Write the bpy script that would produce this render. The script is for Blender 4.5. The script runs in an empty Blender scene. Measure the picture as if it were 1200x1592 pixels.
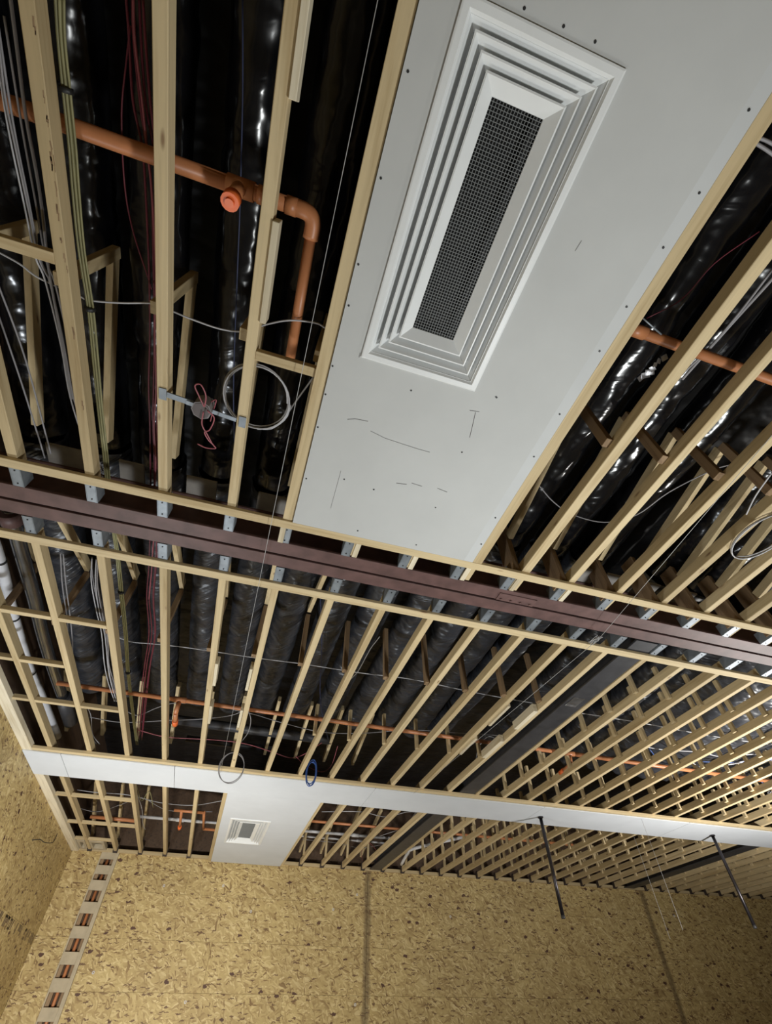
import bpy, bmesh, math, random
from mathutils import Vector, Matrix, noise

# ------------------------------------------------------------------ camera, world, lights, exposure
S = 2.11                      # one layout unit = height of the ceiling plane above the lens, in metres
CZ = 1.5                      # lens height
def W(x, y, z): return Vector((x * S, y * S, CZ + z * S))

scn = bpy.context.scene
cam_d = bpy.data.cameras.new('camera'); cam = bpy.data.objects.new('camera', cam_d)
scn.collection.objects.link(cam); scn.camera = cam
R = Matrix(((0.95379674, -0.22600111, -0.19797798),
            (-0.30042326, -0.72658961, -0.61791051),
            (-0.00420028, 0.64883822, -0.76091479)))
cam.matrix_world = Matrix.Translation((0, 0, CZ)) @ R.to_4x4()
cam_d.sensor_fit = 'HORIZONTAL'; cam_d.sensor_width = 36; cam_d.lens = 36 * 703.715 / 1200
cam_d.clip_start = 0.05; cam_d.clip_end = 100

world = bpy.data.worlds.new('world'); scn.world = world; world.use_nodes = True
world.node_tree.nodes['Background'].inputs[0].default_value = (0.75, 0.85, 1, 1)
world.node_tree.nodes['Background'].inputs[1].default_value = 0.0

def lamp(name, loc, target, power, size, color=(1, 1, 1), spread=math.pi, kind='AREA', blend=0.6, angle=2.2):
    d = bpy.data.lights.new(name, kind); d.energy = power; d.color = color
    if kind == 'AREA': d.shape = 'RECTANGLE'; d.size = size; d.size_y = size * 0.6; d.spread = spread
    else: d.shadow_soft_size = size
    if kind == 'SPOT': d.spot_size = angle; d.spot_blend = blend
    o = bpy.data.objects.new(name, d); scn.collection.objects.link(o)
    o.location = W(*loc)
    v = W(*target) - W(*loc); o.rotation_euler = v.to_track_quat('-Z', 'Y').to_euler()
    return o
lamp('work_light_right', (3.15, 1.75, -0.10), (3.15, 1.85, 1.0), 175, 0.35, (1.0, 0.98, 0.94))
lamp('work_light_far', (-0.1, 2.2, -0.55), (-0.1, 4.9, -0.1), 84, 0.45, (1.0, 0.96, 0.88), spread=2.4)
lamp('work_light_left', (-0.72, 2.1, -0.60), (-0.6, 2.5, 1.0), 66, 0.6, (0.88, 0.94, 1.0))
lamp('work_light_near', (1.15, 0.7, -0.62), (0.7, 0.4, 1.0), 68, 0.7, (0.97, 1.0, 0.99))

vs = scn.view_settings
vs.view_transform = 'Standard'; vs.look = 'None'; vs.gamma = 1; vs.use_curve_mapping = False
vs.exposure = 0.5

random.seed(7)
RNG = random.Random(11)

# ------------------------------------------------------------------ materials
def nodes_of(name):
    m = bpy.data.materials.new(name); m.use_nodes = True
    nt = m.node_tree; b = nt.nodes['Principled BSDF']
    return m, nt, b
def N(nt, t, **kw):
    n = nt.nodes.new(t)
    for k, v in kw.items(): setattr(n, k, v)
    return n
def ramp(nt, src, stops):
    r = N(nt, 'ShaderNodeValToRGB'); e = r.color_ramp.elements
    while len(e) < len(stops): e.new(0.5)
    for i, (p, c) in enumerate(stops):
        e[i].position = p; e[i].color = tuple(c) + (1,) if len(c) == 3 else c
    nt.links.new(src, r.inputs[0]); return r
def mix(nt, fac, a, b, mode='MIX'):
    m = N(nt, 'ShaderNodeMix', data_type='RGBA', blend_type=mode)
    for s, v in ((m.inputs[0], fac), (m.inputs[6], a), (m.inputs[7], b)):
        if hasattr(v, 'is_linked'): nt.links.new(v, s)
        elif isinstance(v, (int, float)): s.default_value = v
        else: s.default_value = tuple(v) + (1,)
    return m.outputs[2]
def objcoord(nt, scale, rot=(0, 0, 0), jitter=True, src=None):
    if src is None:
        tc = N(nt, 'ShaderNodeTexCoord'); src = tc.outputs['Object']
    if jitter:
        oi = N(nt, 'ShaderNodeObjectInfo')
        mu = N(nt, 'ShaderNodeMath', operation='MULTIPLY'); mu.inputs[1].default_value = 37.0
        nt.links.new(oi.outputs['Random'], mu.inputs[0])
        ad = N(nt, 'ShaderNodeVectorMath', operation='ADD')
        nt.links.new(src, ad.inputs[0]); nt.links.new(mu.outputs[0], ad.inputs[1]); src = ad.outputs[0]
    mp = N(nt, 'ShaderNodeMapping'); mp.inputs['Scale'].default_value = scale; mp.inputs['Rotation'].default_value = rot
    nt.links.new(src, mp.inputs['Vector']); return mp.outputs[0]
def noise_n(nt, vec, scale=1.0, detail=3, rough=0.5, dist=0.0):
    n = N(nt, 'ShaderNodeTexNoise'); n.inputs['Scale'].default_value = scale
    n.inputs['Detail'].default_value = detail; n.inputs['Roughness'].default_value = rough
    n.inputs['Distortion'].default_value = dist
    nt.links.new(vec, n.inputs['Vector']); return n.outputs['Fac']
def bump(nt, b, h, strength, dist):
    bp = N(nt, 'ShaderNodeBump'); bp.inputs['Strength'].default_value = strength; bp.inputs['Distance'].default_value = dist
    nt.links.new(h, bp.inputs['Height']); nt.links.new(bp.outputs[0], b.inputs['Normal'])

def plain(name, col, rough=0.5, metal=0.0, var=0.12, spec=0.5, bscale=None, bstr=0.2):
    m, nt, b = nodes_of(name)
    v = objcoord(nt, (1, 1, 1)); f = noise_n(nt, v, 9.0, 4)
    dark = tuple(c * (1 - var) for c in col); lite = tuple(min(1, c * (1 + var)) for c in col)
    r = ramp(nt, f, [(0.3, dark), (0.7, lite)])
    nt.links.new(r.outputs[0], b.inputs['Base Color'])
    b.inputs['Roughness'].default_value = rough; b.inputs['Metallic'].default_value = metal
    b.inputs['Specular IOR Level'].default_value = spec
    if bscale: bump(nt, b, noise_n(nt, v, bscale, 3), bstr, 0.01)
    return m

def timber(name, axis, base=(0.61, 0.485, 0.28), dark=(0.47, 0.345, 0.175)):
    m, nt, b = nodes_of(name)
    sc = [26.0, 26.0, 26.0]; sc[axis] = 1.1
    v = objcoord(nt, tuple(sc)); g = noise_n(nt, v, 1.0, 4, 0.6, 0.6)
    c1 = ramp(nt, g, [(0.28, dark), (0.5, base), (0.78, tuple(min(1, c * 1.18) for c in base))])
    sk = [9.0, 9.0, 9.0]; sk[axis] = 2.6
    vk = objcoord(nt, tuple(sk)); vo = N(nt, 'ShaderNodeTexVoronoi'); vo.inputs['Scale'].default_value = 0.9
    nt.links.new(vk, vo.inputs['Vector'])
    kn = ramp(nt, vo.outputs['Distance'], [(0.03, (1, 1, 1)), (0.09, (0, 0, 0))])
    knm = N(nt, 'ShaderNodeMath', operation='MULTIPLY'); knm.inputs[1].default_value = 0.75
    nt.links.new(kn.outputs[0], knm.inputs[0])
    col = mix(nt, knm.outputs[0], c1.outputs[0], (0.17, 0.075, 0.03))
    oi = N(nt, 'ShaderNodeObjectInfo')
    rr = ramp(nt, oi.outputs['Random'], [(0.0, (0.82, 0.80, 0.77)), (0.5, (0.97, 0.96, 0.95)), (1.0, (1.08, 1.09, 1.12))])
    col = mix(nt, 1.0, col, rr.outputs[0], 'MULTIPLY')
    nt.links.new(col, b.inputs['Base Color']); b.inputs['Roughness'].default_value = 0.72
    bump(nt, b, g, 0.25, 0.003)
    return m

T = [timber('pine_x', 0), timber('pine_y', 1), timber('pine_z', 2)]
T_pale = timber('pale_sawn_board', 1, (0.72, 0.64, 0.47), (0.55, 0.45, 0.28))
T_brown = timber('brown_rough_board', 2, (0.30, 0.20, 0.11), (0.18, 0.11, 0.06))  # brown timber for some posts, end posts, studs and bark patches
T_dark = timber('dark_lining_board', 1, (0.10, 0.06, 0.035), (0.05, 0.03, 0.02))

def osb(name, stain=()):
    m, nt, b = nodes_of(name)
    tc = N(nt, 'ShaderNodeTexCoord'); sx = N(nt, 'ShaderNodeSeparateXYZ'); nt.links.new(tc.outputs['Object'], sx.inputs[0])
    ad = N(nt, 'ShaderNodeMath', operation='ADD'); nt.links.new(sx.outputs[0], ad.inputs[0]); nt.links.new(sx.outputs[1], ad.inputs[1])
    cb = N(nt, 'ShaderNodeCombineXYZ'); nt.links.new(ad.outputs[0], cb.inputs[0]); nt.links.new(sx.outputs[2], cb.inputs[1])
    # gentle warp so strands curl
    wn = N(nt, 'ShaderNodeTexNoise'); wn.inputs['Scale'].default_value = 5.0; wn.inputs['Detail'].default_value = 2
    nt.links.new(cb.outputs[0], wn.inputs['Vector'])
    wm = N(nt, 'ShaderNodeVectorMath', operation='SCALE'); wm.inputs['Scale'].default_value = 0.13
    nt.links.new(wn.outputs['Color'], wm.inputs[0])
    wa = N(nt, 'ShaderNodeVectorMath', operation='ADD'); nt.links.new(cb.outputs[0], wa.inputs[0]); nt.links.new(wm.outputs[0], wa.inputs[1])
    base = None; hsum = None
    for i, (ang, sc, k) in enumerate(((0.05, (11, 52, 1), 0.50), (-0.45, (13, 56, 1), 0.55), (0.5, (13, 54, 1), 0.58), (1.2, (15, 56, 1), 0.80))):
        rot = N(nt, 'ShaderNodeMapping'); rot.inputs['Rotation'].default_value = (0, 0, ang)
        nt.links.new(wa.outputs[0], rot.inputs['Vector'])
        v = objcoord(nt, sc, (0, 0, 0), True, rot.outputs[0])
        vo = N(nt, 'ShaderNodeTexVoronoi', voronoi_dimensions='2D'); vo.inputs['Scale'].default_value = 1.0
        nt.links.new(v, vo.inputs['Vector'])
        s = N(nt, 'ShaderNodeSeparateColor'); nt.links.new(vo.outputs['Color'], s.inputs[0])
        c = ramp(nt, s.outputs[0], [(0.0, (0.22, 0.13, 0.05)), (0.09, (0.38, 0.265, 0.11)), (0.35, (0.48, 0.355, 0.152)), (0.75, (0.56, 0.43, 0.195)), (1.0, (0.70, 0.57, 0.30))])
        if base is None: base = c.outputs[0]; hsum = s.outputs[0]
        else:
            th = N(nt, 'ShaderNodeMath', operation='GREATER_THAN'); th.inputs[1].default_value = k
            nt.links.new(s.outputs[1], th.inputs[0])
            base = mix(nt, th.outputs[0], base, c.outputs[0])
    # bark flecks, torn outlines
    wn2 = N(nt, 'ShaderNodeTexNoise'); wn2.inputs['Scale'].default_value = 28.0; wn2.inputs['Detail'].default_value = 2
    nt.links.new(cb.outputs[0], wn2.inputs['Vector'])
    wm2 = N(nt, 'ShaderNodeVectorMath', operation='SCALE'); wm2.inputs['Scale'].default_value = 0.055
    nt.links.new(wn2.outputs['Color'], wm2.inputs[0])
    wb = N(nt, 'ShaderNodeVectorMath', operation='ADD'); nt.links.new(cb.outputs[0], wb.inputs[0]); nt.links.new(wm2.outputs[0], wb.inputs[1])
    for (sc, kk, colr, dl) in (((8, 15, 1), 0.972, (0.10, 0.045, 0.028), .30), ((12, 60, 1), 0.93, (0.17, 0.095, 0.045), .45)):
        v = objcoord(nt, sc, (0, 0, 0.2), True, wb.outputs[0])
        vo = N(nt, 'ShaderNodeTexVoronoi', voronoi_dimensions='2D'); vo.inputs['Scale'].default_value = 1.0
        nt.links.new(v, vo.inputs['Vector'])
        s = N(nt, 'ShaderNodeSeparateColor'); nt.links.new(vo.outputs['Color'], s.inputs[0])
        th = N(nt, 'ShaderNodeMath', operation='GREATER_THAN'); th.inputs[1].default_value = kk; nt.links.new(s.outputs[2], th.inputs[0])
        dd = N(nt, 'ShaderNodeMath', operation='LESS_THAN'); dd.inputs[1].default_value = dl; nt.links.new(vo.outputs['Distance'], dd.inputs[0])
        mm = N(nt, 'ShaderNodeMath', operation='MULTIPLY'); nt.links.new(th.outputs[0], mm.inputs[0]); nt.links.new(dd.outputs[0], mm.inputs[1])
        base = mix(nt, mm.outputs[0], base, colr)
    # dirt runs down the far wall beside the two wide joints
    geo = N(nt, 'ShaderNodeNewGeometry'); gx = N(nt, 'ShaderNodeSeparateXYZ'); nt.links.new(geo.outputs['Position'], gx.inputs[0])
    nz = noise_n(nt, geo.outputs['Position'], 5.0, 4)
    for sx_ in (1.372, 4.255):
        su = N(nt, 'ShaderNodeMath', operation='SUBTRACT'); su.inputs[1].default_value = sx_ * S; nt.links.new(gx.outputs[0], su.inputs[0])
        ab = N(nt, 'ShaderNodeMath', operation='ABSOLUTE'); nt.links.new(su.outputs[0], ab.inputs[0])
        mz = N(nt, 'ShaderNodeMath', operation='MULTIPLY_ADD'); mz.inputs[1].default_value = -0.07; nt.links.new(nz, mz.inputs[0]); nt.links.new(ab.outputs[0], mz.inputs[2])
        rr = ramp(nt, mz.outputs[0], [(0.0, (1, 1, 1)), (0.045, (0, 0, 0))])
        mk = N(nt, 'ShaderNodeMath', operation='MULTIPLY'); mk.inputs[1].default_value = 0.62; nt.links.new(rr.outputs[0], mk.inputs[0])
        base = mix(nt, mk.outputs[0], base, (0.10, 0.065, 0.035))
    big = noise_n(nt, cb.outputs[0], 1.6, 3)
    bt = ramp(nt, big, [(0.35, (0.90, 0.88, 0.86)), (0.65, (1.05, 1.05, 1.03))])
    base = mix(nt, 1.0, base, bt.outputs[0], 'MULTIPLY')
    nt.links.new(base, b.inputs['Base Color']); b.inputs['Roughness'].default_value = 0.6
    bump(nt, b, hsum, 0.25, 0.003)
    return m
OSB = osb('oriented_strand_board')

def board_mat(name, col):
    m, nt, b = nodes_of(name)
    v = objcoord(nt, (1, 1, 1)); f = noise_n(nt, v, 2.2, 5, 0.6)
    r = ramp(nt, f, [(0.3, tuple(c * 0.95 for c in col)), (0.7, tuple(c * 1.03 for c in col))])
    nt.links.new(r.outputs[0], b.inputs['Base Color']); b.inputs['Roughness'].default_value = 0.85
    b.inputs['Specular IOR Level'].default_value = 0.25
    bump(nt, b, noise_n(nt, v, 60, 3), 0.08, 0.002)
    return m
PB = board_mat('plasterboard_paper', (0.56, 0.57, 0.56))
PB2 = board_mat('white_faced_board', (0.66, 0.69, 0.725))
PB_edge = board_mat('plasterboard_tapered_edge', (0.585, 0.60, 0.60))

def plastic_wrap(name, col=(0.011, 0.011, 0.013), rough=0.30, strength=0.8, sc=(2.6, 15, 2.6), rot=0.5):
    m, nt, b = nodes_of(name)
    v = objcoord(nt, (1, 1, 1), (0, 0, rot)); mp = N(nt, 'ShaderNodeMapping'); mp.inputs['Scale'].default_value = sc
    nt.links.new(v, mp.inputs['Vector'])
    f1 = noise_n(nt, mp.outputs[0], 1.0, 2, 0.45, 0.7)
    f2 = noise_n(nt, objcoord(nt, (3.5, 5, 3.5)), 1.0, 2)
    msk = ramp(nt, f2, [(0.36, (0.12, 0.12, 0.12)), (0.62, (1, 1, 1))])
    mm = N(nt, 'ShaderNodeMath', operation='MULTIPLY'); nt.links.new(f1, mm.inputs[0]); nt.links.new(msk.outputs[0], mm.inputs[1])
    mu = N(nt, 'ShaderNodeMath', operation='MULTIPLY_ADD'); mu.inputs[1].default_value = 0.9
    nt.links.new(mm.outputs[0], mu.inputs[0]); nt.links.new(f2, mu.inputs[2])
    bump(nt, b, mu.outputs[0], strength, 0.04)
    r = ramp(nt, f2, [(0.3, tuple(c * 0.7 for c in col)), (0.7, tuple(c * 1.5 for c in col))])
    nt.links.new(r.outputs[0], b.inputs['Base Color']); b.inputs['Roughness'].default_value = rough
    b.inputs['Specular IOR Level'].default_value = 0.6
    return m
WRAP = plastic_wrap('black_plastic_wrap', (0.026, 0.028, 0.034), 0.38, 0.85, (2.4, 20, 2.4), 0.7)
GLOSS = plastic_wrap('glossy_black_polythene', (0.005, 0.005, 0.006), 0.20, 0.34, (2.5, 8, 2.5), 0.5)
WRAP2 = plastic_wrap('black_membrane', (0.006, 0.006, 0.007), 0.5, 0.5, (2, 3, 2))
SILV = plastic_wrap('crinkled_foil', (0.5, 0.5, 0.52), 0.3, 0.8, (8, 8, 8)); SILV.node_tree.nodes['Principled BSDF'].inputs['Metallic'].default_value = 0.9

PRIMER = plain('red_oxide_primer', (0.125, 0.068, 0.062), 0.55, 0, 0.25)
PRIMER_D = plain('dark_painted_steel', (0.055, 0.055, 0.06), 0.45, 0.2, 0.2)
GALV = plain('galvanised_steel', (0.26, 0.29, 0.32), 0.5, 0.45, 0.25)
GALV_D = plain('dull_galvanised_shoe', (0.06, 0.045, 0.04), 0.6, 0.3, 0.2)
VENT = plain('vent_white_enamel', (0.80, 0.82, 0.82), 0.38, 0, 0.02)
GRILLE = plain('grille_wire_enamel', (0.21, 0.22, 0.22), 0.45, 0, 0.05)
DARKBOX = plain('matt_black_plenum', (0.012, 0.012, 0.012), 0.8, 0, 0.2)
ORANGE = plain('orange_plastic_pipe', (0.52, 0.205, 0.085), 0.42, 0, 0.07)
ORANGE_C = plain('bright_orange_cap', (0.85, 0.17, 0.04), 0.4, 0, 0.1)
WHITEP = plain('white_plastic_pipe', (0.70, 0.70, 0.72), 0.35, 0, 0.05)
STEELP = plain('shiny_steel_pipe', (0.35, 0.36, 0.38), 0.22, 0.95, 0.1)
POLE = plain('dark_steel_pole', (0.045, 0.04, 0.045), 0.28, 0.7, 0.1)
C_GREY = plain('grey_cable_sheath', (0.30, 0.29, 0.30), 0.5, 0, 0.1)
C_WHITE = plain('white_cable_sheath', (0.50, 0.50, 0.52), 0.5, 0, 0.08)
C_RED = plain('dark_red_cable_sheath', (0.16, 0.025, 0.04), 0.45, 0, 0.1)
C_PINK = plain('pinkish_red_cable_sheath', (0.36, 0.10, 0.12), 0.45, 0, 0.1)
C_YEL = plain('yellow_green_cable_sheath', (0.30, 0.28, 0.135), 0.5, 0, 0.15)
C_BLUE = plain('blue_cable_sheath', (0.05, 0.11, 0.34), 0.45, 0, 0.1)
C_NAVY = plain('navy_cable_sheath', (0.025, 0.035, 0.09), 0.45, 0, 0.1)
C_BLK = plain('black_cable_tie', (0.02, 0.02, 0.02), 0.5, 0, 0.1)
STRING = plain('white_string', (0.50, 0.50, 0.50), 0.8, 0, 0.1)
SCREW = plain('black_screw_head', (0.03, 0.03, 0.03), 0.5, 0.3, 0.2)
PENCIL = plain('pencil_and_scuff_mark', (0.15, 0.14, 0.14), 0.8, 0, 0.2)
INK = plain('stamped_ink', (0.17, 0.12, 0.065), 0.75, 0, 0.25)
GROOVE = plain('dark_joint_stain', (0.17, 0.115, 0.06), 0.8, 0, 0.2)
GREYCARD = plain('grey_packing_board', (0.34, 0.32, 0.30), 0.8, 0, 0.2)
RISER = plain('greyish_ply_face', (0.47, 0.40, 0.28), 0.7, 0, 0.12)
CONC = plain('concrete_floor_slab', (0.30, 0.29, 0.27), 0.85, 0, 0.15)
BOX = plain('grey_box_plastic', (0.22, 0.20, 0.20), 0.5, 0, 0.1)

# ------------------------------------------------------------------ mesh helpers
C = scn.collection
class MB:
    def __init__(s): s.v = []; s.f = []; s.sm = []
    def box(s, x0, x1, y0, y1, z0, z1, ch=0.0, m=None):
        a, b_ = W(x0, y0, z0), W(x1, y1, z1)
        bm = bmesh.new(); r = bmesh.ops.create_cube(bm, size=1)
        for v in bm.verts:
            v.co = Vector((a.x + (v.co.x + .5) * (b_.x - a.x), a.y + (v.co.y + .5) * (b_.y - a.y), a.z + (v.co.z + .5) * (b_.z - a.z)))
        if ch > 0: bmesh.ops.bevel(bm, geom=bm.edges[:], offset=ch, segments=1, affect='EDGES')
        s.add(bm, m); bm.free(); return s
    def add(s, bm, m=None, smooth=False):
        bm.verts.index_update(); o = len(s.v)
        s.v += [(m @ v.co) if m else v.co.copy() for v in bm.verts]
        for f in bm.faces: s.f.append([o + v.index for v in f.verts]); s.sm.append(smooth)
    def beam(s, p, q, w, h, up=(0, 0, 1), ch=0.0):
        """rectangular bar between layout points p and q; w sideways, h along up (layout units)"""
        p, q = W(*p), W(*q); d = q - p; L = d.length; d.normalize()
        up = Vector(up); sd = d.cross(up)
        if sd.length < 1e-4: sd = d.cross(Vector((0, 1, 0)))
        sd.normalize(); u = sd.cross(d)
        bm = bmesh.new(); bmesh.ops.create_cube(bm, size=1)
        for v in bm.verts:
            v.co = p + d * ((v.co.y + .5) * L) + sd * (v.co.x * w * S) + u * (v.co.z * h * S)
        if ch > 0: bmesh.ops.bevel(bm, geom=bm.edges[:], offset=ch, segments=1, affect='EDGES')
        bmesh.ops.recalc_face_normals(bm, faces=bm.faces)
        s.add(bm); bm.free(); return s
    def tube(s, pts, r, seg=8, smooth=True, step=None, raw=False):
        P = [Vector(p) if raw else W(*p) for p in pts]
        if step: P = spline(P, step)
        rr = r if callable(r) else (lambda t: r)
        n = len(P); o = len(s.v); pn = None
        for i in range(n):
            t = (P[min(i + 1, n - 1)] - P[max(i - 1, 0)])
            if t.length < 1e-9: t = Vector((0, 0, 1))
            t.normalize()
            if pn is None:
                a = Vector((0, 0, 1)) if abs(t.z) < .9 else Vector((1, 0, 0))
                pn = t.cross(a).normalized()
            else:
                pn = (pn - t * pn.dot(t))
                pn = pn.normalized() if pn.length > 1e-6 else t.orthogonal().normalized()
            bn = t.cross(pn); rad = rr(i / (n - 1))
            for k in range(seg):
                a = 2 * math.pi * k / seg
                s.v.append(P[i] + (pn * math.cos(a) + bn * math.sin(a)) * rad)
        for i in range(n - 1):
            for k in range(seg):
                k2 = (k + 1) % seg
                s.f.append([o + i * seg + k, o + i * seg + k2, o + (i + 1) * seg + k2, o + (i + 1) * seg + k]); s.sm.append(smooth)
        s.f.append([o + k for k in range(seg)][::-1]); s.sm.append(False)
        s.f.append([o + (n - 1) * seg + k for k in range(seg)]); s.sm.append(False)
        return s
    def build(s, name, mat, parent=None, kind=None):
        """link as one mesh object whose origin is the middle of its base"""
        xs = [v.x for v in s.v]; ys = [v.y for v in s.v]; zs = [v.z for v in s.v]
        c = Vector(((min(xs) + max(xs)) / 2, (min(ys) + max(ys)) / 2, min(zs)))
        me = bpy.data.meshes.new(name); me.from_pydata([v - c for v in s.v], [], s.f)
        me.polygons.foreach_set('use_smooth', s.sm); me.materials.append(mat); me.update()
        o = bpy.data.objects.new(name, me); C.objects.link(o)
        o.location = c
        if parent is not None:
            o.parent = parent; o.location = c - wloc(parent)
        if kind: o['kind'] = kind
        return o
def wloc(o):
    l = o.location.copy()
    while o.parent is not None: o = o.parent; l += o.location
    return l
def spline(P, sub):
    if len(P) < 3: return [P[0].lerp(P[1], i / sub) for i in range(sub + 1)] if sub > 1 else P
    out = []
    for i in range(len(P) - 1):
        p0 = P[i - 1] if i else P[0] * 2 - P[1]; p1 = P[i]; p2 = P[i + 1]; p3 = P[i + 2] if i + 2 < len(P) else P[i + 1] * 2 - P[i]
        for k in range(sub):
            t = k / sub
            out.append(0.5 * ((2 * p1) + (p2 - p0) * t + (2 * p0 - 5 * p1 + 4 * p2 - p3) * t * t + (3 * p1 - p0 - 3 * p2 + p3) * t ** 3))
    out.append(P[-1]); return out
def tag(o, label=None, cat=None, group=None, kind=None):
    if label: o['label'] = label
    if cat: o['category'] = cat
    if group: o['group'] = group
    if kind: o['kind'] = kind
    return o
def thing(name, label, cat, loc, group=None):
    o = bpy.data.objects.new(name, None); C.objects.link(o); o.location = W(*loc); o.empty_display_size = 0.1
    return tag(o, label, cat, group)
def put(name, src, parent, loc):
    """copy of a part mesh, placed by layout coordinates of its base centre"""
    o = src.copy(); C.objects.link(o); o.parent = parent; o.location = W(*loc) - wloc(parent); o.name = name
    return o
ORD = ['zeroth', 'first', 'second', 'third', 'fourth', 'fifth', 'sixth', 'seventh', 'eighth', 'ninth', 'tenth', 'eleventh', 'twelfth', 'thirteenth',
       'fourteenth', 'fifteenth', 'sixteenth', 'seventeenth', 'eighteenth', 'nineteenth', 'twentieth']
def nth(n):
    if n <= 20: return ORD[n]
    t = {2: 'twenty', 3: 'thirty', 4: 'forty'}[n // 10]
    return (t[:-1] + 'ieth') if n % 10 == 0 else t + '-' + ORD[n % 10]
# point on the ceiling level (or z) for a measured sight line; used only to lay out cables and marks
F_ = 703.715
def at(u, v, z=1.0):
    d = R @ Vector(((u - 600) / F_, -(v - 796) / F_, -1)); return (d.x * z / d.z, d.y * z / d.z, z)

# ------------------------------------------------------------------ room shell
XL, XR, YN, YF = -1.045, 7.3, -1.75, 4.87
FZ = -CZ / S
TOPZ = 1.66
def struct(name, mb, mat):
    o = mb.build(name, mat); o['kind'] = 'structure'; return o
struct('floor', MB().box(XL - .1, XR + .1, YN - .1, YF + .2, FZ - .06, FZ), CONC)
deck = MB().box(XL - .1, XR + .1, YN - .1, YF + .2, TOPZ, TOPZ + .05)
struct('ceiling', deck, WRAP2)
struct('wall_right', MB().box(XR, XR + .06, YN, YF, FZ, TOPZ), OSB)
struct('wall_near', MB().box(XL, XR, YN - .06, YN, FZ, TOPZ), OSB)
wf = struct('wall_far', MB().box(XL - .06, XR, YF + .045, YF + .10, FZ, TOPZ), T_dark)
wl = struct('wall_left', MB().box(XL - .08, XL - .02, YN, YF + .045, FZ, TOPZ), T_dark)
# strand boards, laid in courses with narrow recessed joints
COURSE = 0.2665; G = 0.0010
ztop = 1.003
def course_levels():
    z = 0.766; out = [(0.766, ztop)]
    while z > FZ + 0.001:
        out.append((max(FZ, z - COURSE), z)); z -= COURSE
    return out
STRIPES = [1.37, 4.262]
for ci, (z0, z1) in enumerate(course_levels()):
    # far wall
    xs = [-0.70]; off = [0.57, 1.137, 0.86, 0.30][ci % 4]; x = -0.70 + off
    while x < XR: xs.append(x); x += 1.137
    xs.append(XR)
    cuts = sorted(set(xs + STRIPES))
    cuts = [c for i, c in enumerate(cuts) if not any(abs(c - s_) < 0.12 and c != s_ for s_ in STRIPES)]
    for a, b_ in zip(cuts[:-1], cuts[1:]):
        jit = RNG.uniform(-.0006, .0006)
        ga = 0.0012 if any(abs(a - s_) < 1e-6 for s_ in STRIPES) else G / 2
        gb = 0.0012 if any(abs(b_ - s_) < 1e-6 for s_ in STRIPES) else G / 2
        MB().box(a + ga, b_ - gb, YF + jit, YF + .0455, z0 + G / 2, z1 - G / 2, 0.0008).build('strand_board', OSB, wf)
    # piece between the corner and the riser
    MB().box(XL + .001, -0.83, YF, YF + .0455, z0 + G / 2, z1 - G / 2, 0.0008).build('strand_board', OSB, wf)
    # left wall
    ys = [YN]; y = YN + [0.9, 0.35, 1.1, 0.6][ci % 4]
    while y < YF: ys.append(y); y += 1.137
    ys.append(YF + .02)
    for a, b_ in zip(ys[:-1], ys[1:]):
        jit = RNG.uniform(-.0006, .0006)
        MB().box(XL - .021, XL + jit, a + G / 2, b_ - G / 2, z0 + G / 2, min(z1, 0.985) - G / 2, 0.0008).build('strand_board', OSB, wl)
# stamped print along the left wall (illegible in the photograph: only strokes)
y = 3.70; mb = MB()
for gi, n in enumerate((3, 4, 3, 5)):
    for k in range(n):
        if y > 4.80: break
        zz = .438 + .01 * (y - 3.7)
        for q in range(RNG.choice((1, 2, 2))):
            mb.box(XL, XL + .0012, y + q * .03, y + q * .03 + RNG.choice((.012, .018, .022)), zz + RNG.choice((0, .004, .02)), zz + .050)
        if RNG.random() < .45: mb.box(XL, XL + .0012, y, y + .045, zz + .038, zz + .050)
        if RNG.random() < .35: mb.box(XL, XL + .0012, y, y + .045, zz, zz + .011)
        y += .066
    y += .055
mb.build('printed_stamp', INK, wl)
# pale fixing washers on the far wall
def ring(mb, c, r, t, ax):
    pts = []
    for k in range(17):
        a = 2 * math.pi * k / 16; pts.append((c[0] + r * math.cos(a), c[1], c[2] + r * math.sin(a)))
    mb.tube(pts, t, 5)
def ply(u, v, yy):
    d = R @ Vector(((u - 600) / F_, -(v - 796) / F_, -1)); return (d.x * yy / d.y, yy, d.z * yy / d.y)
for px in ((145, 1512), (288, 1558), (255, 1377), (347, 1377), (390, 1417), (552, 1562), (555, 1391), (518, 1414), (700, 1425), (1048, 1424)):
    p = ply(px[0], px[1], YF); mb = MB(); ring(mb, (p[0], YF - .001, p[2]), .0065, .0055, 1)
    mb.build('washer', WHITEP, wf)
# wall plates
p = MB().box(XL, XR, YF - .022, YF + .02, 0.994, 1.018, .002); tag(p.build('wall_plate', T[0]), 'long pale timber wall plate along the top of the far strand board wall', 'timber plate')
p = MB().box(XL - .012, XL + .048, YN, YF - .024, 0.985, 1.012, .003)
tag(p.build('wall_plate', T_pale), 'pale weathered timber plate running along the top of the left wall', 'timber plate')
p = MB().box(XL + .0, XL + .022, YN, YF - .024, 1.0125, 1.06, .003)
# ------------------------------------------------------------------ timber battens under the joists
tag(MB().box(XL + .049, XR, 0.922, 0.9515, 0.988, 0.9997, .002).build('ledger_batten', T[0]), 'pale timber ledger batten on the near side of the brown steel beam', 'timber batten')
tag(MB().box(XL + .049, XR, 1.208, 1.241, 0.988, 0.9997, .002).build('ledger_batten', T[0]), 'pale timber ledger batten on the far side of the brown steel beam', 'timber batten')

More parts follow.
